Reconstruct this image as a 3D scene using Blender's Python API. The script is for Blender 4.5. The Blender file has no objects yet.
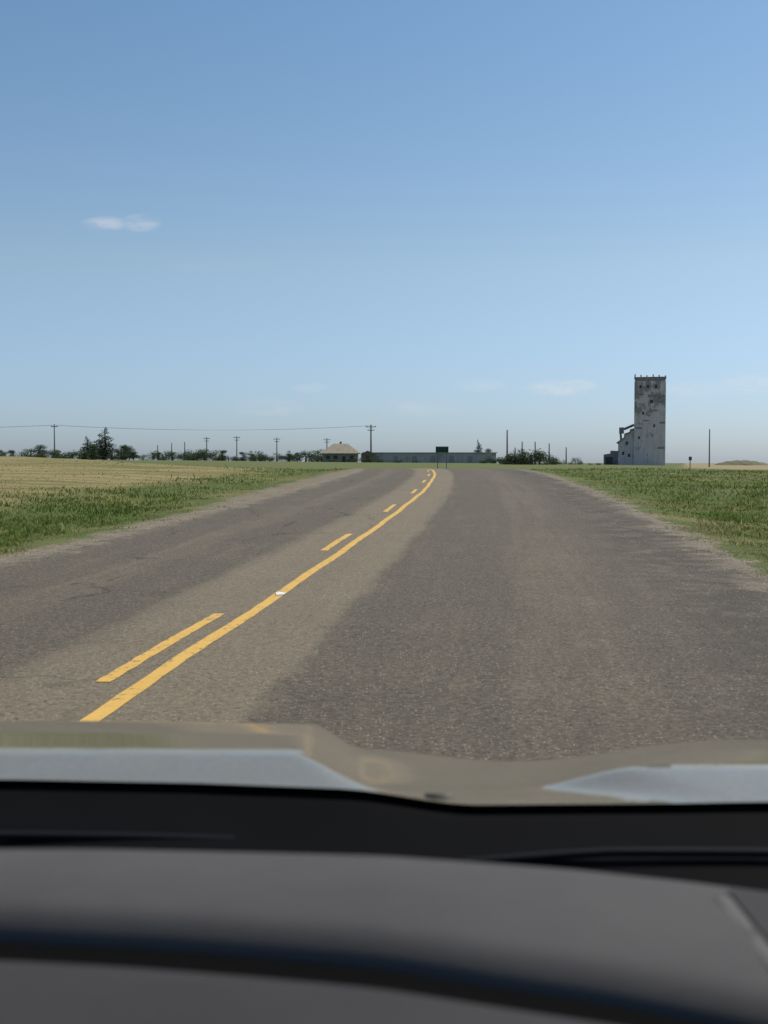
import bpy, math, random
import numpy as np
from mathutils import Vector
random.seed(7); rng=np.random.default_rng(11)
S=bpy.context.scene; COL=S.collection
S.view_settings.view_transform='Standard'; S.view_settings.look='None'; S.view_settings.exposure=0

# ---------------------------------------------------------------- helpers
def link(o,parent=None,label=None,cat=None,kind=None,group=None):
    COL.objects.link(o)
    if parent: o.parent=parent
    if label: o["label"]=label
    if cat: o["category"]=cat
    if kind: o["kind"]=kind
    if group: o["group"]=group
    return o
def mesh(name,v,f,mat=None,smooth=False):
    m=bpy.data.meshes.new(name); m.from_pydata([tuple(map(float,p)) for p in v],[],f); m.update()
    if mat: m.materials.append(mat)
    if smooth: m.polygons.foreach_set("use_smooth",[True]*len(m.polygons))
    return m
def obj(name,v,f,mat,smooth=False,**k):
    return link(bpy.data.objects.new(name,mesh(name,v,f,mat,smooth)),**k)
def empty(name,loc=(0,0,0),**k):
    e=bpy.data.objects.new(name,None); e.location=loc; e.empty_display_size=.3
    return link(e,**k)
class MB:
    def __init__(s): s.v=[]; s.f=[]
    def box(s,x0,x1,y0,y1,z0,z1):
        b=len(s.v)
        s.v+=[(x0,y0,z0),(x1,y0,z0),(x1,y1,z0),(x0,y1,z0),(x0,y0,z1),(x1,y0,z1),(x1,y1,z1),(x0,y1,z1)]
        s.f+=[tuple(b+i for i in q) for q in [(0,3,2,1),(4,5,6,7),(0,1,5,4),(1,2,6,5),(2,3,7,6),(3,0,4,7)]]
        return s
    def poly(s,pts,faces):
        b=len(s.v); s.v+=list(pts); s.f+=[tuple(b+i for i in q) for q in faces]; return s
    def tube(s,p,q,r0,r1,n=8,cap=True):
        p=Vector(p);q=Vector(q);d=(q-p).normalized()
        a=d.orthogonal().normalized();c=d.cross(a);b=len(s.v)
        for P,r in((p,r0),(q,r1)):
            for i in range(n):
                t=2*math.pi*i/n; s.v.append(tuple(P+a*math.cos(t)*r+c*math.sin(t)*r))
        for i in range(n):
            j=(i+1)%n; s.f.append((b+i,b+j,b+n+j,b+n+i))
        if cap: s.f.append(tuple(b+n+i for i in range(n))); s.f.append(tuple(b+i for i in reversed(range(n))))
        return s
    def path(s,pts,r,n=5):
        b=len(s.v); d=(Vector(pts[-1])-Vector(pts[0])).normalized(); a=d.orthogonal().normalized(); c=d.cross(a)
        for P in pts:
            for i in range(n):
                t=2*math.pi*i/n; s.v.append(tuple(Vector(P)+a*math.cos(t)*r+c*math.sin(t)*r))
        for k in range(len(pts)-1):
            for i in range(n):
                j=(i+1)%n; o=b+k*n; s.f.append((o+i,o+j,o+n+j,o+n+i))
        return s
    def prism_xz(s,prof,y0,y1):
        n=len(prof);b=len(s.v)
        s.v+=[(x,y0,z) for x,z in prof]+[(x,y1,z) for x,z in prof]
        s.f.append(tuple(b+i for i in range(n))); s.f.append(tuple(b+n+i for i in reversed(range(n))))
        for i in range(n):
            j=(i+1)%n; s.f.append((b+j,b+i,b+n+i,b+n+j))
        return s
    def obj(s,name,mat,smooth=False,**k): return obj(name,s.v,s.f,mat,smooth,**k)

class N:
    def __init__(s,name):
        s.m=bpy.data.materials.new(name); s.m.use_nodes=True; s.t=s.m.node_tree; s.t.nodes.clear()
        s.out=s.new('ShaderNodeOutputMaterial')
    def new(s,t,**k):
        n=s.t.nodes.new(t)
        for a,b in k.items(): setattr(n,a,b)
        return n
    def L(s,a,b): s.t.links.new(a,b)
    def set(s,sock,v):
        if isinstance(v,bpy.types.NodeSocket): s.L(v,sock)
        else: sock.default_value=v
    def math(s,op,a,b=0.0,c=0.0,clamp=False):
        n=s.new('ShaderNodeMath',operation=op,use_clamp=clamp)
        s.set(n.inputs[0],a); s.set(n.inputs[1],b)
        if len(n.inputs)>2: s.set(n.inputs[2],c)
        return n.outputs[0]
    def vmul(s,v,k):
        n=s.new('ShaderNodeVectorMath',operation='MULTIPLY'); s.L(v,n.inputs[0]); s.set(n.inputs[1],k); return n.outputs[0]
    def noise(s,vec,scale,detail=4,rough=.55):
        n=s.new('ShaderNodeTexNoise'); s.L(vec,n.inputs['Vector']); n.inputs['Scale'].default_value=scale
        n.inputs['Detail'].default_value=detail; n.inputs['Roughness'].default_value=rough; return n.outputs['Fac']
    def sm(s,x,a,b,o0=0.,o1=1.):
        n=s.new('ShaderNodeMapRange',interpolation_type='SMOOTHSTEP'); s.set(n.inputs[0],x)
        n.inputs[1].default_value=a;n.inputs[2].default_value=b;n.inputs[3].default_value=o0;n.inputs[4].default_value=o1
        return n.outputs[0]
    def mix(s,f,a,b,bt='MIX'):
        n=s.new('ShaderNodeMix',data_type='RGBA',blend_type=bt); s.set(n.inputs[0],f)
        for sk,v in((n.inputs[6],a),(n.inputs[7],b)):
            if isinstance(v,tuple): sk.default_value=(*v[:3],1)
            else: s.L(v,sk)
        return n.outputs[2]
    def pos(s): return s.new('ShaderNodeNewGeometry').outputs['Position']
    def attr(s,n): return s.new('ShaderNodeAttribute',attribute_name=n).outputs['Fac']
    def bsdf(s,col,rough=.8,metal=0.,spec=.3,bump=None,bs=.3,bd=.02):
        p=s.new('ShaderNodeBsdfPrincipled')
        if isinstance(col,tuple): p.inputs['Base Color'].default_value=(*col[:3],1)
        else: s.L(col,p.inputs['Base Color'])
        s.set(p.inputs['Roughness'],rough); s.set(p.inputs['Metallic'],metal); p.inputs['Specular IOR Level'].default_value=spec
        if bump is not None:
            b=s.new('ShaderNodeBump'); b.inputs['Strength'].default_value=bs; b.inputs['Distance'].default_value=bd
            s.L(bump,b.inputs['Height']); s.L(b.outputs[0],p.inputs['Normal'])
        s.L(p.outputs[0],s.out.inputs[0]); return p
def simple(name,c,rough=.8,metal=0,var=.25,scale=3.,spec=.3):
    n=N(name); p=n.pos(); q=n.noise(p,scale)
    col=n.mix(q,tuple(x*(1-var) for x in c),tuple(x*(1+var) for x in c))
    n.bsdf(col,rough,metal,spec); return n.m

# ---------------------------------------------------------------- profiles
CY=[-40,0,6.45,11.7,16.8,24.3,36.7,53,66.7,80,100,150,250,400,700]
CX=[-8,-2.28,-1.57,-1.02,-.51,.20,1.26,2.27,2.70,2.1,-1.5,-22,-85,-200,-420]
def smoothC(y):
    ys=np.asarray(y,float); a=0
    for d,w in((-4,.1),(-2,.2),(0,.4),(2,.2),(4,.1)): a=a+w*np.interp(ys+d,CY,CX)
    return a
def sst(a,b,x):
    t=np.clip((np.asarray(x,float)-a)/(b-a),0,1); return t*t*(3-2*t)
def z0(y):
    y=np.asarray(y,float)
    up=.01833*y
    k=4.; crest=1.2
    z=-np.log(np.exp(-k*up*2)+np.exp(-k*crest*2))/(k*2)
    return z-.45*sst(68,120,y)
rows=np.concatenate([np.arange(-40,0,4),np.arange(0,90,1.),np.arange(90,150,3),np.arange(150,420,15),np.array([420,500,600,800,1100,1600,2300,3300,4600,7000])])
RL,RR=-4.1,5.15
def H(x,y):
    x=np.asarray(x,float); y=np.asarray(y,float); x,y=np.broadcast_arrays(x,y)
    u=x-smoothC(y); au=np.where(u>0,np.maximum(u-1.25,0),np.maximum(-u-.2,0))
    z=z0(y).copy()
    far=np.interp(x,[-60,-4,38,56],[2.3,1.6,1.4,.62])
    w=sst(100,230,y); wl=sst(35,130,y)*sst(-5,-20,u)
    ww=np.maximum(w,wl)*np.maximum(sst(4.5,26,np.abs(u)),sst(330,420,y))
    z=z*(1-ww)+far*ww
    off=sst(3.9,6.5,au)
    nz=(np.sin(x*.9+y*.37)*np.sin(y*.61-x*.2)*.045+np.sin(x*.23+1)*np.sin(y*.17)*.07)
    fade=1-sst(150,400,y)
    z=z+off*(nz-.03)*fade - .10*sst(4.0,5.6,au)*(1-sst(6.5,9,au))*fade
    z=z+.15*sst(8,16,-u)*fade-.20*sst(9,22,u)*sst(20,60,y)*fade
    return z
def rowz(y): return np.interp(y,rows,z0(rows))
def Hs(x,y): return float(H(x,y))

# ---------------------------------------------------------------- materials
def gravel_col(n,p):
    a=n.noise(p,28,3,.7); b=n.noise(p,2.2,3)
    c=n.mix(n.sm(a,.36,.68),(.140,.115,.080),(.37,.31,.22))
    return n.mix(n.sm(b,.35,.7),c,n.mix(.6,c,(.15,.125,.08)))
def asphalt_col(n,p,u):
    fine=n.noise(p,26,6,.85); med=n.noise(p,3.,4); big=n.noise(p,.35,3)
    cx=n.new('ShaderNodeCombineXYZ'); sp=n.new('ShaderNodeSeparateXYZ'); n.L(p,sp.inputs[0])
    n.set(cx.inputs[0],n.math('MULTIPLY',u,2.2)); n.set(cx.inputs[1],n.math('MULTIPLY',sp.outputs[1],.07))
    streak=n.noise(cx.outputs[0],1.6,4,.6)
    cx=n.new('ShaderNodeCombineXYZ'); n.set(cx.inputs[0],n.math('MULTIPLY',u,7.)); n.set(cx.inputs[1],n.math('MULTIPLY',sp.outputs[1],.35))
    str2=n.noise(cx.outputs[0],1.3,4,.65)
    un=n.math('ADD',u,n.math('MULTIPLY',n.math('SUBTRACT',med,.5),.18))
    un=n.math('ADD',un,n.math('MULTIPLY',n.math('SUBTRACT',big,.5),.30))
    t1=n.math('MULTIPLY',n.sm(un,-1.15,-.7),n.sm(un,.72,.94,1,0))
    t2=n.math('MULTIPLY',n.sm(n.math('ABSOLUTE',un),3.4,4.2),.25)
    cen=n.math('SUBTRACT',1.,n.sm(n.math('ABSOLUTE',n.math('SUBTRACT',un,2.7)),.2,.8))
    cen2=n.math('SUBTRACT',1.,n.sm(n.math('ABSOLUTE',n.math('SUBTRACT',un,-2.3)),.1,.5))
    t=n.math('MAXIMUM',t1,t2)
    t=n.math('MAXIMUM',t,n.math('MULTIPLY',cen,.22))
    t=n.math('MAXIMUM',t,n.math('MULTIPLY',cen2,.30))
    t=n.math('ADD',t,n.math('MULTIPLY',n.math('SUBTRACT',streak,.5),1.0))
    t=n.math('ADD',t,n.math('MULTIPLY',n.math('SUBTRACT',str2,.5),.6))
    patch=n.sm(n.noise(p,.8,6,.75),.42,.66)
    t=n.math('ADD',t,n.math('MULTIPLY',n.math('SUBTRACT',patch,.4),.22),clamp=True)
    base=n.mix(t,(.104,.084,.061),(.245,.197,.128))
    base=n.mix(n.sm(fine,.34,.68),n.mix(.52,base,(.025,.021,.016)),n.mix(.27,base,(.36,.305,.22)))
    for sc,ch,thr,rad,colr,am in((50,0,.83,.30,(.46,.40,.31),.7),(28,2,.91,.22,(.40,.35,.26),.55),(32,1,.79,.32,(.025,.021,.016),.6)):
        v=n.new('ShaderNodeTexVoronoi'); n.L(p,v.inputs['Vector']); v.inputs['Scale'].default_value=sc
        sepc=n.new('ShaderNodeSeparateColor'); n.L(v.outputs['Color'],sepc.inputs[0])
        dot=n.math('MULTIPLY',n.math('LESS_THAN',v.outputs['Distance'],rad),n.math('GREATER_THAN',sepc.outputs[ch],thr))
        base=n.mix(n.math('MULTIPLY',dot,am),base,colr)
    # faint cracks, mostly in the left lane
    wv=n.new('ShaderNodeVectorMath',operation='ADD'); n.L(n.vmul(p,(.55,.30,1.)),wv.inputs[0])
    nt_=n.new('ShaderNodeTexNoise'); n.L(p,nt_.inputs['Vector']); nt_.inputs['Scale'].default_value=2.5; nt_.inputs['Detail'].default_value=5
    n.L(n.vmul(nt_.outputs['Color'],(.35,.35,0.)),wv.inputs[1])
    v=n.new('ShaderNodeTexVoronoi',feature='DISTANCE_TO_EDGE'); n.L(wv.outputs[0],v.inputs['Vector']); v.inputs['Scale'].default_value=1.
    cr=n.math('MULTIPLY',n.sm(v.outputs['Distance'],.006,.016,1,0),n.sm(n.noise(p,.5,3),.42,.6))
    cr=n.math('MULTIPLY',cr,n.sm(u,-.9,.5,.65,.15))
    base=n.mix(cr,base,(.035,.03,.024))
    base=n.mix(n.math('MULTIPLY',n.math('MULTIPLY',n.sm(u,3.2,4.2),n.sm(n.noise(p,1.6,6,.75),.40,.56)),.6),base,(.045,.038,.030))
    return base,fine,streak
n=N('asphalt'); p=n.pos(); u=n.attr('u'); base,fine,st=asphalt_col(n,p,u)
ed=n.math('ABSOLUTE',n.math('SUBTRACT',u,.55))
edge=n.math('ADD',ed,n.math('MULTIPLY',n.math('SUBTRACT',n.noise(p,1.5,8,.82),.5),2.8))
em=n.sm(edge,4.25,4.38); gc=gravel_col(n,p)
n.bsdf(n.mix(em,base,n.mix(.15,gc,base)),.88,0,.25,fine,.7,.018); M_ASPH=n.m

n=N('ground'); p=n.pos(); u=n.attr('u')
sp=n.new('ShaderNodeSeparateXYZ'); n.L(p,sp.inputs[0])
g1=n.noise(p,1.2,5,.65); g2=n.noise(p,.18,4); g3=n.noise(p,9,4,.7)
green=n.mix(g1,(.060,.085,.021),(.130,.155,.046)); 
cx=n.vmul(p,(.10,.8,1.)); rowsn=n.noise(cx,1.0,4,.6)
dry=n.mix(n.sm(g3,.3,.75),(.23,.180,.075),(.36,.29,.155)); dry=n.mix(n.sm(rowsn,.42,.64),dry,(.175,.155,.058))
dry=n.mix(n.math('MULTIPLY',n.sm(n.noise(p,.09,6,.7),.44,.60),.65),dry,(.135,.135,.045))
un=n.math('ADD',u,n.math('MULTIPLY',n.math('SUBTRACT',n.noise(p,.5,6,.7),.5),7.0))
c=n.mix(n.math('MULTIPLY',n.sm(g2,.46,.62),.65),green,dry)
c=n.mix(n.sm(un,-8.4,-10.8),c,dry)
ang=n.math('SUBTRACT',sp.outputs[0],n.math('MULTIPLY',sp.outputs[1],.25))
c=n.mix(n.sm(sp.outputs[1],120,180),c,(.13,.145,.055))
c=n.mix(n.math('MULTIPLY',n.sm(sp.outputs[1],150,200),n.sm(ang,-2,2)),c,n.mix(g2,(.34,.27,.16),(.25,.21,.11)))
pull=n.math('MULTIPLY',n.math('MULTIPLY',n.sm(sp.outputs[1],24,38),n.sm(sp.outputs[1],60,75,1,0)),n.math('LESS_THAN',u,0.))
rgt=n.math('MULTIPLY',n.math('GREATER_THAN',u,0.),.90)
au=n.math('ADD',n.math('ABSOLUTE',u),n.math('MULTIPLY',n.math('SUBTRACT',n.noise(p,1.1,7,.78),.5),3.0))
au=n.math('SUBTRACT',n.math('SUBTRACT',au,n.math('MULTIPLY',pull,1.1)),rgt)
c=n.mix(n.sm(au,4.15,4.6,1,0),c,gravel_col(n,p))
n.bsdf(c,.95,0,.1,g3,.5,.05); M_GROUND=n.m

def leafmat(name,a,b,trans=.35):
    n=N(name)
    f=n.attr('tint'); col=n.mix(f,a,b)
    d=n.new('ShaderNodeBsdfDiffuse'); t=n.new('ShaderNodeBsdfTranslucent'); m=n.new('ShaderNodeMixShader')
    n.L(col,d.inputs[0]); n.L(col,t.inputs[0]); m.inputs[0].default_value=trans
    n.L(d.outputs[0],m.inputs[1]); n.L(t.outputs[0],m.inputs[2]); n.L(m.outputs[0],n.out.inputs[0]); return n.m
n=N('grass_blades'); f=n.attr('tint'); dr=n.attr('dry')
g=n.mix(f,(.060,.100,.018),(.195,.250,.062)); d_=n.mix(f,(.28,.23,.10),(.50,.43,.25))
col=n.mix(dr,g,d_)
d=n.new('ShaderNodeBsdfDiffuse'); t=n.new('ShaderNodeBsdfTranslucent'); m=n.new('ShaderNodeMixShader')
n.L(col,d.inputs[0]); n.L(col,t.inputs[0]); m.inputs[0].default_value=.45
n.L(d.outputs[0],m.inputs[1]); n.L(t.outputs[0],m.inputs[2]); n.L(m.outputs[0],n.out.inputs[0]); M_GRASS=n.m
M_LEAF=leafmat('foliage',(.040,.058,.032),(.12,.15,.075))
M_CONIF=leafmat('conifer_foliage',(.030,.044,.032),(.07,.09,.055))
M_BARK=simple('bark',(.09,.075,.06),.9)
M_POLE=simple('weathered_pole_wood',(.15,.13,.11),.9)
M_METAL=simple('galvanised_metal',(.35,.35,.36),.5,.6)
M_WIRE=simple('wire',(.18,.18,.19),.6)
M_DARK=simple('dark_opening',(.05,.05,.05),.6)

n=N('yellow_paint'); p=n.pos(); w=n.noise(p,14,5,.75); w2=n.noise(p,2.,3)
c=n.mix(n.sm(w,.54,.66),n.mix(w2,(.60,.35,.07),(.72,.44,.11)),(.20,.16,.10))
n.bsdf(c,.75,0,.3,n.noise(p,45,3,.7),.4,.008); M_YEL=n.m

# ---------------------------------------------------------------- ground sheet
upos=np.array([5.4,6,6.8,7.6,8.6,9.6,11,12.5,14,16,18,21,25,30,36,44,54,66,80,100,130,170,230,320,480,750,1200,2000,3200,5000])
us=np.concatenate([-upos[::-1],[-4.8,-4.4,RL,-3.3,-2.6,-1.3,0,1.3,2.6,3.3,4.2,RR],upos])
U,Y=np.meshgrid(us,rows); CR=smoothC(rows)[:,None]
X=U+CR
Z=H(X,Y); road=(U>=RL-.01)&(U<=RR+.01)&(Y<=75)
Z=np.where(road,z0(Y),Z)
nr,nc=U.shape
def gridfaces(nr,nc): return [(r*nc+c,r*nc+c+1,(r+1)*nc+c+1,(r+1)*nc+c) for r in range(nr-1) for c in range(nc-1)]
V=np.stack([X,Y,Z],-1).reshape(-1,3)
g=obj('ground',V,gridfaces(nr,nc),M_GROUND,True,kind='structure',label='grassy prairie ground with hay field and gravel verges',cat='ground')
a=g.data.attributes.new('u','FLOAT','POINT'); a.data.foreach_set('value',U.reshape(-1).astype(np.float32))
rr=rows[rows<=300]; ru=np.array([RL,-3.3,-2.6,-1.3,0,1.3,2.6,3.3,4.2,RR])
U2,Y2=np.meshgrid(ru,rr)
X2=U2+smoothC(rr)[:,None]
Zr=np.where(Y2>75,H(X2,Y2),z0(Y2))+.004+.02*sst(75,90,Y2)
V=np.stack([X2,Y2,Zr],-1).reshape(-1,3)
r=obj('road',V,gridfaces(*U2.shape),M_ASPH,True,kind='structure',label='worn asphalt two lane road curving over a rise',cat='road')
a=r.data.attributes.new('u','FLOAT','POINT'); a.data.foreach_set('value',U2.reshape(-1).astype(np.float32))

def strip(name,ya,yb,off,w,label,cat):
    ys=np.unique(np.concatenate([np.arange(ya,yb,.12 if yb<20 else .33),[yb],rr[(rr>ya)&(rr<yb)]]))
    vs=[];fs=[]
    for i,y in enumerate(ys):
        c=float(smoothC(y))+off+.010*math.sin(y*1.3); z=float(rowz(y))+.008
        j1,j2=random.uniform(-.006,.006),random.uniform(-.006,.006)
        vs+=[(c-w/2+j1,y,z),(c+w/2+j2,y,z)]
        if i: b=2*i; fs.append((b-2,b-1,b+1,b))
    return obj(name,vs,fs,M_YEL,kind='structure',label=label,cat=cat)
strip('centre_line_marking',-2,74,0,.11,'solid yellow centre line painted on the road','road marking')
for k in range(-1,8):
    y=7.4+8.95*k
    if y<0: y=0
    strip('dashed_line_marking',y,y+2.95 if k>=0 else y+1.3,-.27,.10,'short yellow passing dash beside the solid line','road marking')

# ---------------------------------------------------------------- grass blades
def blades(name,Nn,ymin,ymax,label,seed):
    r=np.random.default_rng(seed)
    y=1/r.uniform(1/ymax,1/ymin,Nn); ax=r.uniform(-.46,.46,Nn); x=ax*y
    u=x-smoothC(y); au=np.abs(u)-.70*(u>0)+.25*(u<0)-1.4*(u<0)*sst(24,38,y)*(1-sst(60,75,y))
    patch=np.sin(x*1.7+2*np.sin(y*.5))*np.sin(y*.9+np.sin(x*.8))+.5*np.sin(x*4.1+y*2.3)
    lim=4.45+.60*patch+r.normal(0,.15,Nn)
    fld=sst(8.4,11.0,-u+r.normal(0,1.0,Nn)+1.0*np.sin(y*.4+x*.3))
    keep=(au>lim)&(r.random(Nn)<np.clip((au-lim)*1.0,.08,1))&(r.random(Nn)>fld*.78)
    x,y,u,au,patch,field=[q[keep] for q in(x,y,u,au,patch,fld)]; n_=len(x)
    p2=np.sin(x*.6+np.sin(y*.21)*2)*np.sin(y*.33+x*.15)
    dryp=np.clip(.07+.38*(patch>.8)+.35*(p2>.45)*(u>0)+.6*(1-sst(4.6,6.0,au)),0,1); dryp=dryp*(1-field)+(.70+.25*p2).clip(0,1)*field
    dry=np.clip((r.random(n_)<dryp)*r.uniform(.5,1,n_),0,1)
    clump=.6+.42*np.sin(x*2.3+y*.7)*np.sin(y*1.9-x)
    tuft=np.sin(x*5.3+np.sin(y*3.1)*1.4)*np.sin(y*2.2+x*1.3)
    h=r.uniform(.05,.16,n_)*clump.clip(.3,1.3)*(1-.4*field)*(.4+.6*sst(4.5,6.5,au))*(1+.8*(tuft>.75)*(field<.5))
    w=np.maximum(.005,.00075*y)*r.uniform(.7,1.4,n_)
    ang=r.uniform(0,2*np.pi,n_); lx=r.normal(.02,.55,n_)*h; ly=r.normal(0,.55,n_)*h
    z=H(x,y)-.01
    P=np.zeros((n_,5,3))
    dx,dy=np.cos(ang)*w/2,np.sin(ang)*w/2
    P[:,0]=np.stack([x-dx,y-dy,z],-1);P[:,1]=np.stack([x+dx,y+dy,z],-1)
    P[:,2]=np.stack([x+dx*.8+lx*.35,y+dy*.8+ly*.35,z+h*.55],-1);P[:,3]=np.stack([x-dx*.8+lx*.35,y-dy*.8+ly*.35,z+h*.55],-1)
    P[:,4]=np.stack([x+lx,y+ly,z+h],-1)
    me=bpy.data.meshes.new(name); me.vertices.add(n_*5); me.vertices.foreach_set('co',P.reshape(-1))
    b=np.arange(n_)*5
    loops=np.stack([b,b+1,b+2,b+3,b+3,b+2,b+4],-1).reshape(-1)
    me.loops.add(n_*7); me.loops.foreach_set('vertex_index',loops.astype(np.int32))
    st=np.stack([np.arange(n_)*7,np.arange(n_)*7+4],-1).reshape(-1)
    me.polygons.add(n_*2); me.polygons.foreach_set('loop_start',st.astype(np.int32))
    me.update(calc_edges=True); me.validate()
    t=np.clip(r.normal(.42,.18,n_)+.3*(clump-.6)-.25*p2,0,1)
    for nm,val in(('tint',t),('dry',dry)):
        at=me.attributes.new(nm,'FLOAT','POINT'); at.data.foreach_set('value',np.repeat(val,5).astype(np.float32))
    me.materials.append(M_GRASS)
    link(bpy.data.objects.new(name,me),kind='stuff',label=label,cat='grass')
blades('grass',380000,7,95,'green and dry prairie grass along the road verges',5)

def stones():
    r=np.random.default_rng(3); vs=[];fs=[]
    base=np.array([(1,0,0),(-1,0,0),(0,1,0),(0,-1,0),(0,0,1),(0,0,-1)],float)
    F=[(0,2,4),(2,1,4),(1,3,4),(3,0,4),(2,0,5),(1,2,5),(3,1,5),(0,3,5)]
    for i in range(11000):
        y=1/r.uniform(1/45,1/6.5); side=1 if r.random()<.7 else -1
        u=(4.9+r.normal(0,.6)) if side>0 else -(4.0+r.normal(0,.28)); x=float(smoothC(y))+u
        if abs(x/y)>.42: continue
        s=r.uniform(.004,.012)*(1+.012*y)
        z=float(rowz(y)) if RL<u<RR else Hs(x,y)
        q=base*s*r.uniform(.6,1.3,(6,1)); a=r.uniform(0,6.3); c,sn=math.cos(a),math.sin(a)
        b=len(vs)
        for k in q: vs.append((x+k[0]*c-k[1]*sn,y+k[0]*sn+k[1]*c,z+s*.3+k[2]*.6))
        fs+=[tuple(b+j for j in f) for f in F]
    obj('gravel',vs,fs,simple('stone',(.29,.245,.175),.9,0,.4,40),kind='stuff',label='loose tan gravel along the road shoulder',cat='gravel')
stones()

zz=float(rowz(11.7))+.012; xx=float(smoothC(11.7))
MB().poly([(xx-.02,11.55,zz),(xx+.06,11.6,zz),(xx+.07,11.75,zz+.01),(xx+.03,11.8,zz),(xx-.03,11.7,zz+.015)],[(0,1,2,3,4)]).obj('paper_scrap',simple('white_scrap',(.68,.68,.64),.7),label='flat white scrap lying on the yellow line',cat='litter')

# ---------------------------------------------------------------- trees
def crown_mesh(name,blobs,nl,size,mat,seed):
    r=np.random.default_rng(seed); P=[];T=[]
    wts=np.array([b[3]*b[4]*b[5] for b in blobs]); wts=wts/wts.sum()
    for b,w in zip(blobs,wts):
        k=max(12,int(nl*w)); d=r.normal(size=(k,3)); d/=np.linalg.norm(d,axis=1)[:,None]
        rad=r.random(k)**.45*(1+r.normal(0,.12,k))
        c=np.array(b[:3])+d*rad[:,None]*np.array(b[3:6])
        a=r.normal(size=(k,3)); a/=np.linalg.norm(a,axis=1)[:,None]
        q=np.cross(a,r.normal(size=(k,3))); q/=np.linalg.norm(q,axis=1)[:,None]
        s=size*r.uniform(.5,1.3,(k,1))
        for i in range(k): P+=[c[i]-a[i]*s[i],c[i]-q[i]*s[i]*.6,c[i]+a[i]*s[i],c[i]+q[i]*s[i]*.6]
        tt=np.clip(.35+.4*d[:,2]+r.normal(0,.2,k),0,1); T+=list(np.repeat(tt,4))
    m=mesh(name,P,[(i*4,i*4+1,i*4+2,i*4+3) for i in range(len(P)//4)],mat)
    at=m.attributes.new('tint','FLOAT','POINT'); at.data.foreach_set('value',np.array(T,np.float32)); return m
def blobset(kind,seed):
    r=random.Random(seed); B=[]
    if kind=='tree':
        for i in range(11):
            a=r.uniform(0,6.3);d=r.uniform(.1,1.0); z=r.uniform(.6,4.9)
            B.append((math.cos(a)*d*1.3,math.sin(a)*d*1.3,z,r.uniform(.6,1.1),r.uniform(.6,1.1),r.uniform(.5,.9)))
    elif kind=='bush':
        for i in range(8):
            x=r.uniform(-1.7,1.7); B.append((x,r.uniform(-1,1),r.uniform(.2,1.6-.35*abs(x)),r.uniform(.5,.9),r.uniform(.5,.9),r.uniform(.4,.7)))
    else:
        for i in range(15):
            t=i/14; B.append((r.uniform(-.4,.4),r.uniform(-.4,.4),.5+t*5.4,1.9*(1-t)**.8*r.uniform(.75,1.15)+.2,1.8*(1-t)**.8+.2,.40))
    return B
def trunk_mesh(h,seed,limbs=True):
    r=random.Random(seed); mb=MB(); mb.tube((0,0,-.3),(.1,0,h*.5),.17,.12); mb.tube((.1,0,h*.5),(.0,.05,h),.12,.04)
    if limbs:
        for i in range(6):
            a=r.uniform(0,6.3); z=r.uniform(.3,.8)*h
            mb.tube((.05,0,z),(math.cos(a)*1.1,math.sin(a)*1.1,z+r.uniform(.5,1.2)),.06,.02,6)
    return mesh('trunk',mb.v,mb.f,M_BARK)
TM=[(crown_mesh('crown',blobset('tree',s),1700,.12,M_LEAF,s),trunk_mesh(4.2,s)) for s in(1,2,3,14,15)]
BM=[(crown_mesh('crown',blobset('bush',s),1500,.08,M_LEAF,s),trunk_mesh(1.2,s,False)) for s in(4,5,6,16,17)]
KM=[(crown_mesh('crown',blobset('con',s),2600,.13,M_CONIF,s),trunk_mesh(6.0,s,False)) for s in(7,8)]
def plant(kind,px,Y,hpx,wscale,label,group,dz=0):
    lst={'tree':TM,'bush':BM,'pine_tree':KM}[kind]; cm,tm=random.choice(lst)
    hh={'tree':5.6,'bush':2.1,'pine_tree':6.3}[kind]
    X=(px-384)/1200*Y; s=hpx/1200*Y/hh
    e=empty(kind,(X,Y,Hs(X,Y)+dz),label=label,cat='bush' if kind=='bush' else 'tree',group=group)
    e.scale=(s*wscale,s*wscale,s); e.rotation_euler[2]=random.uniform(0,6.3)
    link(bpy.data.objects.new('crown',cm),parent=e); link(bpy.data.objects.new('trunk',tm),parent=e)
R=random.Random(21)
px=-34
i=0
while px<136:
    if not(22<px<30 or 66<px<74):
        plant('tree' if i%5 in(0,2,3) else 'bush',px+R.uniform(-2,2),R.uniform(265,330),R.uniform(10,19) if i%5 in (0,2,3) else R.uniform(9,13),1.6,'dark green leafy shrub tree in a field shelterbelt','shelterbelt trees on the field edge')
    px+=R.uniform(4,8); i+=1
plant('pine_tree',105,290,33,1.5,'tall dark evergreen rising above a shelterbelt','evergreens in the shelterbelt')
plant('pine_tree',88,300,24,1.7,'shorter dark evergreen in a shelterbelt','evergreens in the shelterbelt')
plant('tree',125,295,20,1.5,'rounded dark green tree at the shelterbelt end',None)
x=143
while x<325:
    plant('bush' if R.random()<.75 else 'tree',x,R.uniform(380,420),R.uniform(5,13),1.4,'low dark green bush on the prairie skyline','bushes along the skyline')
    x+=R.uniform(3,12)
for px,h in((222,14),(243,12),(290,12),(300,10)): plant('tree',px,390,h,1.5,'low dark green bush on the prairie skyline','bushes along the skyline')
for px,h in((334,4),(352,5),(366,6),(381,4),(398,4),(416,3),(484,5),(494,7),(500,6)):
    plant('bush',px,R.uniform(340,352),h,1.6,'low dark bush in front of the long building','brush around the long building')
for px,h,Y_ in((504,5,213),(509,8,215),(515,10,210),(523,14,212),(531,14,208),(539,11,211),(546,8,214),(556,4,220),(575,3,230)):
    plant('bush',px,Y_,h+6,1.1,'dense dark green bush on the grass rise','bushes beside the road crest',-.3)
plant('pine_tree',478,430,24,.9,'dark tree standing behind the long low building',None)
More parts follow.
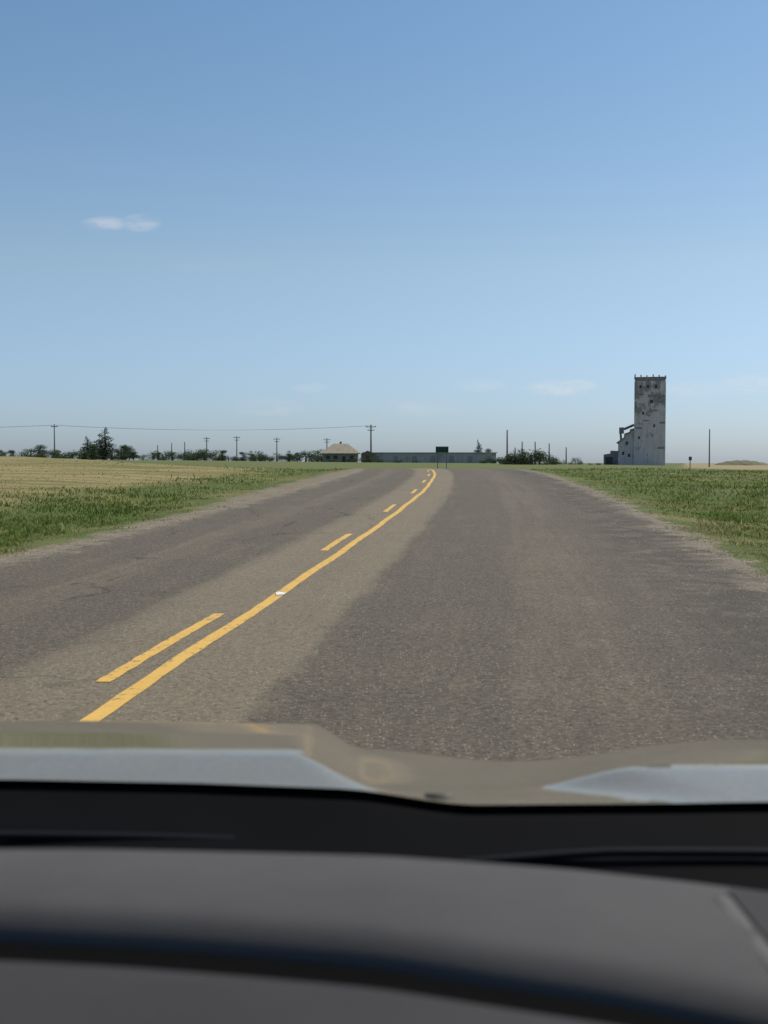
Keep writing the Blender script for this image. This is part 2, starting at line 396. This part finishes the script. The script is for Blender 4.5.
plant('tree',489,440,16,1.,'small tree standing behind the long low building',None)
for px in(590,599): plant('bush',px,300,4,1.4,'low bush near the grain elevator','bushes near the elevator')

# ---------------------------------------------------------------- utility poles
poletops={}
def pole(px,Y,hpx,arm,label,group,key=None,r=.16):
    X=(px-384)/1200*Y; z=Hs(X,Y); h=hpx/1200*Y
    e=empty('utility_pole',(X,Y,z),label=label,cat='utility pole',group=group)
    MB().tube((0,0,-.5),(0,0,h),r*1.15,r*.85,10).obj('post',M_POLE,True,parent=e)
    if arm:
        MB().box(-arm,arm,-.1,.1,h-.75,h-.55).obj('crossarm',M_POLE,parent=e)
        if arm>1:
            MB().box(-arm*.7,arm*.7,-.1,.1,h-1.7,h-1.5).obj('crossarm',M_POLE,parent=e)
        for sx in(-arm*.9,arm*.9):
            MB().tube((sx,0,h-.55),(sx,0,h-.35),.07,.05,8).tube((sx,0,h-.35),(sx,0,h-.28),.09,.09,8).obj('insulator',M_METAL,True,parent=e)
    if key is not None: poletops[key]=(X,Y,z+h)
pole(-330,300,32,.9,'tall wooden utility pole with a crossarm',None,0)
pole(55,320,36,.9,'tall wooden utility pole above shelterbelt bushes',None,1)
pole(371,350,38,1.5,'wooden utility pole with double crossarms by a house',None,2,.24)
for px,h in((158,13),(172,15),(185,16),(207,21),(237,22),(277,21),(327,21)):
    pole(px,470,h+3,1.3 if h>18 else 0,'distant wooden utility pole on the skyline','row of distant utility poles',None,.2)
for px,Y_,h in((507,250,34),(522,300,22),(535,300,22),(549,310,21),(566,320,18),(515,310,16)):
    pole(px,Y_,h,0,'thin bare wooden pole on the grass rise','row of thin bare poles',None,.17)
pole(709,290,38,0,'single bare wooden pole standing in a field',None,None,.15)
def wire(a,b,off,dz,sag):
    A=Vector(poletops[a])+Vector((off,0,dz)); B=Vector(poletops[b])+Vector((off,0,dz)); pts=[]
    for i in range(25):
        t=i/24; q=A.lerp(B,t); q.z-=sag*4*t*(1-t); pts.append(tuple(q))
    MB().path(pts,.022).obj('power_line',M_WIRE,True,label='thin sagging power line strung between utility poles',cat='power line',group='power lines between utility poles')
for o,dz in((-.8,-.28),(.8,-.28)):
    wire(0,1,o,dz,.8); wire(1,2,o,dz,1.3)

# ---------------------------------------------------------------- grain elevator
def clad(name,a,b,dark,scale=.35,thr=(.52,.62),amt=.8):
    n=N(name); p=n.pos(); w=n.noise(p,scale,6,.7); st=n.noise(n.vmul(p,(1.,1.,.15)),1.6,4,.6)
    sp=n.new('ShaderNodeSeparateXYZ'); n.L(p,sp.inputs[0])
    line=n.math('LESS_THAN',n.math('FRACT',n.math('MULTIPLY',sp.outputs[2],2.2)),.15)
    c=n.mix(n.sm(st,.3,.7),a,b); c=n.mix(n.math('MULTIPLY',line,.3),c,dark)
    c=n.mix(n.math('MULTIPLY',n.sm(w,*thr),amt),c,dark); n.bsdf(c,.9,0,.15); return n.m
n=N('weathered_siding'); p=n.pos(); sp=n.new('ShaderNodeSeparateXYZ'); n.L(p,sp.inputs[0])
w=n.math('ADD',n.noise(n.vmul(p,(1.,1.,.7)),.55,6,.65),n.math('MULTIPLY',n.sm(sp.outputs[2],11,19),.11)); st=n.noise(n.vmul(p,(1.,1.,.15)),1.6,4,.6)
line=n.math('LESS_THAN',n.math('FRACT',n.math('MULTIPLY',sp.outputs[2],2.2)),.15)
c=n.mix(n.sm(st,.3,.7),(.62,.55,.52),(.50,.44,.42)); c=n.mix(n.math('MULTIPLY',line,.25),c,(.2,.17,.15))
c=n.mix(n.math('MULTIPLY',n.sm(w,.56,.66),.75),c,(.21,.175,.165)); n.bsdf(c,.9,0,.15); M_EL=n.m
M_EL2=clad('dark_weathered_siding',(.30,.265,.25),(.22,.195,.185),(.14,.12,.115))
e=empty('grain_elevator',(73.6,333,Hs(73.4,333)),label='tall weathered white wooden grain elevator with side annex',cat='grain elevator')
e.rotation_euler[2]=-math.radians(12.6)
zb=e.location.z; T=25.4-zb
MB().box(-4.25,4.25,0,9.5,-.5,T-1.2).obj('wall',M_EL,parent=e)
MB().box(-4.1,4.1,.15,9.3,T-1.198,T-.3).obj('cupola',M_EL2,parent=e)
MB().box(-4.35,4.35,-.1,9.6,T-.3,T-.1).obj('roof',M_EL2,parent=e)
for sx in(-4.1,-2.5,-.9,.8,2.4,4.1): 
    MB().box(sx-.16,sx+.16,-.08,.2,T-.1,T+random.uniform(.15,.7)).obj('vent_stub',M_EL2,parent=e)
for wx,wz,ww,wh in((-2.6,T-3.2,.6,.9),(-.6,T-3.2,.6,.9),(1.6,T-3.2,.6,.9),(.4,T-7.4,.8,1.),(2.6,T-6.0,.7,.9),(-1.8,T-10.5,.5,.8),(1.2,T-14,.5,.8),(-2.9,T-17.3,.5,.8)):
    MB().box(wx-ww/2,wx+ww/2,-.03,.08,wz,wz+wh).obj('window',M_DARK,parent=e)
for x0,x1,zc,hh in((-4.1,-1.6,T-5.1,.4),(-.6,4.1,T-5.8,.8),(1.8,4.15,T-7.3,.8),(-4.1,-3.5,T-8.9,1.3),(.2,2.2,T-9.6,.35),(-1.8,.0,T-12.3,.3),(2.6,4.1,T-13.0,.5),(-3.9,-2.2,T-14.4,.4),(2.2,4.1,T-20,.6)):
    MB().box(x0,x1,-.05,.02,zc,zc+hh).obj('bare_board_patch',M_EL2,parent=e)
MB().prism_xz([(-8.6,-.5),(-4.253,-.5),(-4.253,10.2),(-5.2,10.0),(-5.25,9.2),(-6.7,8.8),(-6.75,7.8),(-8.6,6.6)],1,8.5).obj('annex_wall',M_EL,parent=e)
MB().prism_xz([(-8.9,6.35),(-6.76,7.8),(-6.7,8.85),(-5.3,9.3),(-5.2,10.05),(-4.26,10.3),(-4.26,10.6),(-5.4,10.3),(-5.5,9.6),(-6.95,9.1),(-7.0,8.1),(-9.1,6.6)],.6,8.9).obj('annex_roof',M_EL2,parent=e)
MB().prism_xz([(-12.6,-.5),(-8.603,-.5),(-8.603,4.3),(-10.7,4.4),(-10.8,3.6),(-12.6,3.3)],2,8).obj('driveway_shed',M_EL2,parent=e)
MB().box(-12.1,-10.1,1.9,2.1,-.3,2.6).obj('door',M_DARK,parent=e)
mb=MB(); mb.box(-8.4,-7.1,2.5,4.3,9.2,10.9).tube((-7.1,3.4,10.4),(-4.3,3.4,11.6),.35,.35).tube((-8.0,3.4,9.3),(-7.8,3.4,6.6),.3,.3); mb.obj('conveyor_head',M_EL2,parent=e)
for wx,wz in((-6.2,6.0),(-7.2,3.2),(-5.6,2.6)): MB().box(wx-.3,wx+.3,.95,1.05,wz,wz+.9).obj('window',M_DARK,parent=e)

# ---------------------------------------------------------------- house
hx=-13; hy=360; hz=Hs(hx,hy)-.3
h=empty('house',(hx,hy,hz),label='small house with tan shingled hip roof on skyline',cat='house')
M_ROOF=clad('tan_shingles',(.37,.325,.24),(.30,.265,.20),(.19,.165,.125),.8,(.55,.65),.6)
MB().box(-5.2,5.2,-4,4,-.5,3.0).obj('wall',simple('house_wall',(.24,.22,.18),.9),parent=h)
MB().poly([(-6,-4.8,3.0),(6,-4.8,3.0),(6,4.8,3.0),(-6,4.8,3.0),(-2.1,0,5.9),(2.1,0,5.9),(-6,-4.8,2.8),(6,-4.8,2.8),(6,4.8,2.8),(-6,4.8,2.8)],
  [(0,1,5,4),(1,2,5),(2,3,4,5),(3,0,4),(6,7,1,0),(7,8,2,1),(8,9,3,2),(9,6,0,3),(9,8,7,6)]).obj('roof',M_ROOF,parent=h)
MB().box(-.3,.3,.3,.9,5.3,6.5).obj('chimney',simple('brick',(.25,.12,.08),.9),parent=h)
for wx in(-3.6,-1.4,3.4): MB().box(wx-.6,wx+.6,-4.04,-3.95,1.2,2.3).obj('window',M_DARK,parent=h)
MB().box(.6,1.6,-4.05,-3.95,.1,2.1).obj('door',M_DARK,parent=h)

# ---------------------------------------------------------------- long low building
lx0,lx1,ly=-7.0,37.5,402; lz=Hs(15,ly)
M_SHED=clad('corrugated_grey',(.42,.42,.40),(.34,.34,.33),(.24,.24,.23),.4,(.5,.65))
h=empty('warehouse',((lx0+lx1)/2,ly,lz),label='long low grey metal warehouse across the road end',cat='warehouse')
hw=(lx1-lx0)/2
MB().box(-hw,hw,0,12,-1,3.3).obj('wall',M_SHED,parent=h)
MB().prism_xz([(-hw-.4,3.3),(hw+.4,3.3),(hw+.4,3.55),(-hw-.4,3.55)],-.5,12.5).obj('roof',simple('grey_roof',(.34,.34,.33),.7),parent=h)
for i in range(7):
    wx=-hw+4+i*6.2; MB().box(wx,wx+1.6,-.05,.03,0,2.3).obj('door' ,simple('dull_door',(.26,.26,.25),.8),parent=h)
h=empty('shed',(-5.4,398,Hs(-5.4,398)),label='small brown wooden shed beside the long warehouse',cat='shed')
MB().box(-2.2,2.2,0,4,-1,2.8).obj('wall',simple('brown_boards',(.17,.13,.10),.9),parent=h)
MB().prism_xz([(-2.5,2.8),(2.5,2.8),(0,4.0)],-.3,4.3).obj('roof',simple('brown_roof',(.16,.12,.10),.9),parent=h)
MB().box(-.6,.6,-.05,.03,0,2.1).obj('door',M_DARK,parent=h)

# ---------------------------------------------------------------- signs
M_SPOST=simple('grey_sign_post',(.20,.19,.17),.9)
def sign(px,Y,w,hh,zc,posts,mat,label,cat):
    X=(px-384)/1200*Y; z=Hs(X,Y); e=empty('road_sign',(X,Y,z),label=label,cat=cat)
    for sx in posts: MB().box(sx-.05,sx+.05,.03,.13,-.3,zc+hh/2).obj('post',M_SPOST,parent=e)
    MB().box(-w/2,w/2,-.02,.025,zc-hh/2,zc+hh/2).obj('sign_panel',mat,parent=e)
    return e
M_GREEN=simple('sign_green',(.012,.055,.028),.5,0,.1)
X_=(442-384)/1200*150; zc=1.5+(463-449.5)/1200*150-Hs(X_,150)
e=sign(442,150,1.6,.75,zc,(-.55,.55),M_GREEN,'green highway sign on two wooden posts','road sign')
MB().box(-.74,.74,-.035,-.021,zc+.31,zc+.33).obj('sign_border',simple('sign_white',(.5,.5,.5),.5),parent=e)
sign(690,160,.4,.5,1.35,(0,),simple('marker_brown',(.12,.10,.08),.7),'small dark marker sign on a single post','road sign')
v=[];nn=24
for j in range(9):
    for i in range(nn+1):
        a=i/nn*2-1;b=j/8*2-1; rr_=max(0,1-a*a-b*b*.9); v.append((137+a*11,460+b*6,Hs(137,460)-.2+2.0*rr_**.7*(1+.15*math.sin(i*1.7+j))))
obj('mound',v,gridfaces(9,nn+1),simple('soil',(.15,.14,.08),.9),True,kind='structure',label='low earth mound in a distant field',cat='mound')

# ---------------------------------------------------------------- the car we sit in
n=N('dusty_car_paint'); p=n.pos(); q=n.noise(p,3,4); dust=n.noise(p,7,6,.75); spk=n.noise(p,90,3,.7)
col=n.mix(q,(.125,.104,.066),(.155,.130,.086)); col=n.mix(n.math('MULTIPLY',n.sm(spk,.42,.72),.25),col,(.30,.25,.17))
b_=n.bsdf(col,.6,.0,.3); n.set(b_.inputs['Coat Weight'],n.sm(dust,.25,.75,.9,.7))
n.set(b_.inputs['Coat Roughness'],n.math('ADD',.03,n.math('MULTIPLY',dust,.06))); b_.inputs['Coat IOR'].default_value=1.42; b_.inputs['Coat Tint'].default_value=(1,.97,.92,1); M_PAINT=n.m
n=N('black_plastic'); p=n.pos(); n.bsdf(n.mix(n.noise(p,4,3),(.0025,.0025,.0028),(.0060,.0060,.0066)),.85,0,.06,n.noise(p,300,2),.1,.001); M_BLK=n.m
n=N('wiper_plastic'); p=n.pos(); n.bsdf((.011,.011,.013),.7,0,.12,n.noise(p,300,2),.1,.001); M_WIP=n.m
n=N('dashboard_vinyl'); p=n.pos(); q=n.noise(p,300,5,.75); d=n.noise(p,9,6,.7)
n.bsdf(n.mix(d,(.070,.064,.062),(.102,.094,.090)),.75,0,.2,q,.7,.003); M_DASH=n.m
n=N('dark_dashboard_vinyl'); p=n.pos(); n.bsdf(n.mix(n.noise(p,8,6,.7),(.034,.030,.030),(.052,.047,.046)),.75,0,.15,n.noise(p,300,4),.5,.003); M_DASH2=n.m
M_MATTE=simple('matte_black',(.005,.005,.005),.95,0,.1,3.,.03)
car=empty('car',(.14,1.6,0),label='beige car bonnet and dark dashboard seen from inside',cat='car')
def cobj(name,v,f,mat,smooth=True):
    v=[(a-.14,b-1.6,c) for a,b,c in v]; return obj(name,v,f,mat,smooth,parent=car)
XL=lambda y: np.interp(y,[1.5,1.62,1.80,2.4,3],[.06,.01,-.08,-.10,-.10])
XR=lambda y: np.interp(y,[1.5,1.62,1.80,2.4,3],[.44,.36,.27,.38,.5])
def hood(x,y):
    yn=[1.50,1.62,1.79,1.85,2.1,2.4,2.5,2.56,2.6]
    dome=np.interp(y,yn,[1.070,1.066,1.062,1.056,1.022,.974,.953,.90,.80])
    val=np.interp(y,yn,[1.060,1.042,1.010,.996,.949,.894,.873,.83,.75])
    fr=sst(1.7,2.4,y)
    val=val+.030*fr*sst(.30,-.10,x)
    hw_=.05+.04*(1-sst(1.6,1.8,y))
    wl=sst(hw_,-hw_,x-XL(y)); wr=sst(-.07,.11+.28*fr,x-XR(y)+.07*fr)
    z=val+(dome-val)*wl+(dome-.018-.018*(y-1.6)-val)*wr
    z=z-.25*np.clip(abs(x-.14)-.95,0,1)**2*4+.006*fr*sst(-.1,-.6,x)
    return z
def ystart(x): return np.interp(x,[-1.0,-.5,-.25,-.05,.12,.3,.8],[1.640,1.630,1.610,1.578,1.560,1.570,1.59])
xs=np.linspace(-.98,1.26,170); tt=np.linspace(0,1,80)
XX,TT=np.meshgrid(xs,tt); YY=ystart(XX)+(2.6-ystart(XX))*TT; ZZ=hood(XX,YY)
for _ in range(2):
    ZZ[1:-1,1:-1]=(ZZ[1:-1,1:-1]*2+ZZ[:-2,1:-1]+ZZ[2:,1:-1]+ZZ[1:-1,:-2]+ZZ[1:-1,2:])/6
cobj('hood',np.stack([XX,YY,ZZ],-1).reshape(-1,3).tolist(),gridfaces(*XX.shape),M_PAINT)
mb=MB(); mb.box(-.94,1.22,2.45,2.62,.35,.80); cobj('bumper',mb.v,mb.f,M_BLK,False)
for s in(-1,1):
    x0=.14+s*1.12; v=[]
    prof=[(0,-.02),(.05,-.06),(.08,-.2),(.09,-.45)]
    for y in np.linspace(1.3,2.58,20):
        zt=float(hood(.14+s*1.10,min(max(y,1.5),2.5)))
        for a,b in prof: v.append((x0+s*a,y,zt+b))
    cobj('fender',v,gridfaces(20,4),M_PAINT)
mb=MB(); c0=(.075,1.62,float(hood(.075,1.62))+.004)
for k,(rr_,zz_) in enumerate(((.022,-.007),(.019,.002),(.014,.003),(.006,.004))):
    for i in range(18): a=i/18*6.2832; mb.v.append((c0[0]+rr_*math.cos(a),c0[1]+rr_*.8*math.sin(a),c0[2]+zz_-.17*rr_*.8*math.sin(a)))
for k in range(3):
    for i in range(18): j=(i+1)%18; mb.f.append((k*18+i,k*18+j,(k+1)*18+j,(k+1)*18+i))
mb.f.append(tuple(54+i for i in range(18))); cobj('washer_nozzle',mb.v,mb.f,simple('dull_nozzle',(.09,.080,.060),.6))
xs=np.linspace(-.98,1.26,80)
v=[]
ysx=ystart(xs)
for k,(dy,dz) in enumerate(((.05,-.012),(.015,-.010),(-.01,-.014),(-.03,-.022))):
    yy_=ysx+dy; zz_=hood(xs,np.maximum(yy_,1.5))+dz
    for x,y,z in zip(xs,yy_,zz_): v.append((x,y,z))
for y,z in [(1.45,1.01),(1.36,1.0),(1.28,.99),(1.15,.98),(.95,.96)]:
    for x in xs: v.append((x,y,z-.010*sst(-.3,.35,x)))
cobj('cowl',v,gridfaces(9,80),M_BLK)
for x0,x1,ya,yb,za,zb2 in((-.75,.02,1.47,1.50,1.038,1.014),(.10,.95,1.46,1.44,1.020,1.012)):
    mb=MB(); m_=[(x0+(x1-x0)*t,ya+(yb-ya)*t+.02*math.sin(t*3.14),za+(zb2-za)*t-.03*max(0,abs(t-.5)*2-.6)) for t in np.linspace(0,1,20)]
    mb.path(m_,.006,8); cobj('wiper',mb.v,mb.f,M_WIP)
gx=[(-400,905),(0,917),(250,929),(500,960),(768,1008),(1100,1085)]
def dashz(x): return np.interp(x,[-.7,-.25,.0,.15,.25,.35,.7],[1.176,1.176,1.170,1.160,1.150,1.138,1.11])
def grooveY(x):
    y=.8
    for _ in range(8):
        px=384+1200*x/y; py=np.interp(px,[a for a,b in gx],[b for a,b in gx]); y=(1.5-dashz(x))/((py-463)/1200)
    return float(y)
xs=np.linspace(-.72,.98,90)
gY=np.array([grooveY(x) for x in xs]); gY=np.convolve(np.pad(gY,6,mode='edge'),np.ones(13)/13,'valid')
v=[];T=[(0,-.30),(0,-.02),(.012,-.004),(.05,0),(.5,.003),(.86,0),(.95,-.006),(1.0,-.024),(1.0,-.10)]
for t,dz in T:
    for i,x in enumerate(xs):
        yf=1.005-.01*((x)/.6)**2; yn_=gY[i]+.002
        v.append((x,yf+(yn_-yf)*t,float(dashz(x))+dz))
cobj('dashboard',v,gridfaces(len(T),90),M_DASH)
v=[];T=[(0,-.10),(0.0,-.030),(.04,-.012),(.13,-.001),(.4,.006),(.8,0),(1,-.03),(1.02,-.2)]
for t,dz in T:
    for i,x in enumerate(xs):
        y1=gY[i]-.040; y2=.38
        v.append((x,y1+(y2-y1)*t,float(dashz(x))+dz))
cobj('instrument_hood',v,gridfaces(len(T),90),M_DASH2)
v=[]
for dy,dz in((.004,-.020),(-.012,-.022),(-.030,-.022),(-.044,-.020)):
    for i,x in enumerate(xs): v.append((x,gY[i]+dy,float(dashz(x))+dz-.004))
cobj('groove_shade_strip',v,gridfaces(4,90),M_MATTE)  # near-black strip: shade of the open groove put in as colour
mb=MB(); mb.box(-.72,.98,.38,1.0,1.0,1.04); cobj('dashboard_base',mb.v,mb.f,M_MATTE,False)
v=[]
for y in np.linspace(.96,.72,12):
    xa=.268
    for dx,dz in((0,.0),(.005,.0008),(.010,.0008),(.014,.0)):
        x=xa+dx; v.append((x,y,float(dashz(x))+dz+.002))
cobj('trim_strip',v,gridfaces(12,4),simple('grey_trim',(.095,.088,.084),.75))
v=[]
for y in np.linspace(.975,.72,8):
    xa=.268+.0145
    for k in range(10):
        x=xa+k*.07; v.append((x,y,float(dashz(x))+.0042))
cobj('airbag_panel',v,gridfaces(8,10),M_DASH2)

# ---------------------------------------------------------------- light, sky, camera
AZ=math.radians(62); EL=math.radians(50)
w=bpy.data.worlds.new("World"); S.world=w; w.use_nodes=True; nt=w.node_tree; nt.nodes.clear()
def wn(t,**k):
    q=nt.nodes.new(t)
    for a,b in k.items(): setattr(q,a,b)
    return q
def wm(op,a,b=0.,clamp=False):
    q=wn('ShaderNodeMath',operation=op,use_clamp=clamp)
    for i,v_ in enumerate((a,b)):
        if isinstance(v_,(int,float)): q.inputs[i].default_value=v_
        else: nt.links.new(v_,q.inputs[i])
    return q.outputs[0]
out=wn('ShaderNodeOutputWorld'); bg=wn('ShaderNodeBackground'); sky=wn('ShaderNodeTexSky',sky_type='NISHITA')
sky.sun_disc=False; sky.sun_elevation=EL; sky.sun_rotation=AZ; sky.altitude=600; sky.air_density=1.0; sky.dust_density=1.2; sky.ozone_density=1.5
bg.inputs[1].default_value=.088*1.6
tc=wn('ShaderNodeTexCoord'); sp=wn('ShaderNodeSeparateXYZ'); nt.links.new(tc.outputs['Generated'],sp.inputs[0])
cr=wn('ShaderNodeValToRGB'); nt.links.new(sp.outputs[2],cr.inputs[0]); els=cr.color_ramp.elements
pts=[(0,(.84,1.04,1.50)),(.05,(.95,1.10,1.42)),(.16,(1.23,1.28,1.26)),(.38,(1.06,1.32,1.38))]
while len(els)<len(pts): els.new(.5)
for e_,(p_,c_) in zip(els,pts): e_.position=p_; e_.color=tuple(q/1.6 for q in c_)+(1,)
mu=wn('ShaderNodeMix',data_type='RGBA',blend_type='MULTIPLY'); mu.inputs[0].default_value=1
nt.links.new(sky.outputs[0],mu.inputs[6]); nt.links.new(cr.outputs[0],mu.inputs[7])
yy=wm('MAXIMUM',sp.outputs[1],.05); A=wm('DIVIDE',sp.outputs[0],yy); E=wm('DIVIDE',sp.outputs[2],yy)
cb=wn('ShaderNodeCombineXYZ'); nt.links.new(A,cb.inputs[0]); nt.links.new(wm('MULTIPLY',E,3.2),cb.inputs[1])
nz=wn('ShaderNodeTexNoise'); nt.links.new(cb.outputs[0],nz.inputs['Vector']); nz.inputs['Scale'].default_value=38; nz.inputs['Detail'].default_value=7; nz.inputs['Roughness'].default_value=.6
tot=None
for px,py,sx,sy,s in((108,226,26,8,.75),(143,225,22,10,.8),(558,388,38,9,.85),(578,386,22,7,.75),(310,388,20,6,.35),(480,385,30,8,.35),(270,408,40,10,.3),(752,384,38,11,.7),(690,390,50,10,.35),(215,268,60,6,.1),(420,408,50,10,.25)):
    a0=(px-384)/1200; e0=(463-py)/1200
    da=wm('MULTIPLY',wm('SUBTRACT',A,a0),1200/sx); de=wm('MULTIPLY',wm('SUBTRACT',E,e0),1200/sy)
    rr2=wm('ADD',wm('MULTIPLY',da,da),wm('MULTIPLY',de,de))
    m_=wm('SUBTRACT',1.,rr2,True)
    m_=wm('MULTIPLY',m_,s); tot=m_ if tot is None else wm('MAXIMUM',tot,m_)
mr=wn('ShaderNodeMapRange',interpolation_type='SMOOTHSTEP'); nt.links.new(nz.outputs['Fac'],mr.inputs[0]); mr.inputs[1].default_value=.26; mr.inputs[2].default_value=.74
fac=wm('MULTIPLY',wm('MULTIPLY',tot,mr.outputs[0]),.65)
mx=wn('ShaderNodeMix',data_type='RGBA'); nt.links.new(fac,mx.inputs[0]); nt.links.new(mu.outputs[2],mx.inputs[6]); mx.inputs[7].default_value=(5.5,5.5,5.5,1)
nt.links.new(mx.outputs[2],bg.inputs[0]); nt.links.new(bg.outputs[0],out.inputs[0])

sl=bpy.data.lights.new('sun','SUN'); sl.energy=4.3; sl.angle=math.radians(.5); sl.color=(1,.93,.82)
so=bpy.data.objects.new('sun',sl); COL.objects.link(so)
d=Vector((math.sin(AZ)*math.cos(EL),math.cos(AZ)*math.cos(EL),math.sin(EL))); so.rotation_euler=d.to_track_quat('Z','Y').to_euler(); so.location=(20,20,40)

cam=bpy.data.cameras.new('camera'); co=bpy.data.objects.new('camera',cam); COL.objects.link(co)
cam.sensor_fit='VERTICAL'; cam.sensor_height=36; cam.lens=36*1200/1024
cam.clip_start=.05; cam.clip_end=12000
co.location=(0,0,1.5); co.rotation_euler=(math.radians(90)-math.atan(49/1200),0,0)
cam.dof.use_dof=True; cam.dof.focus_distance=60; cam.dof.aperture_fstop=5.6
S.camera=co
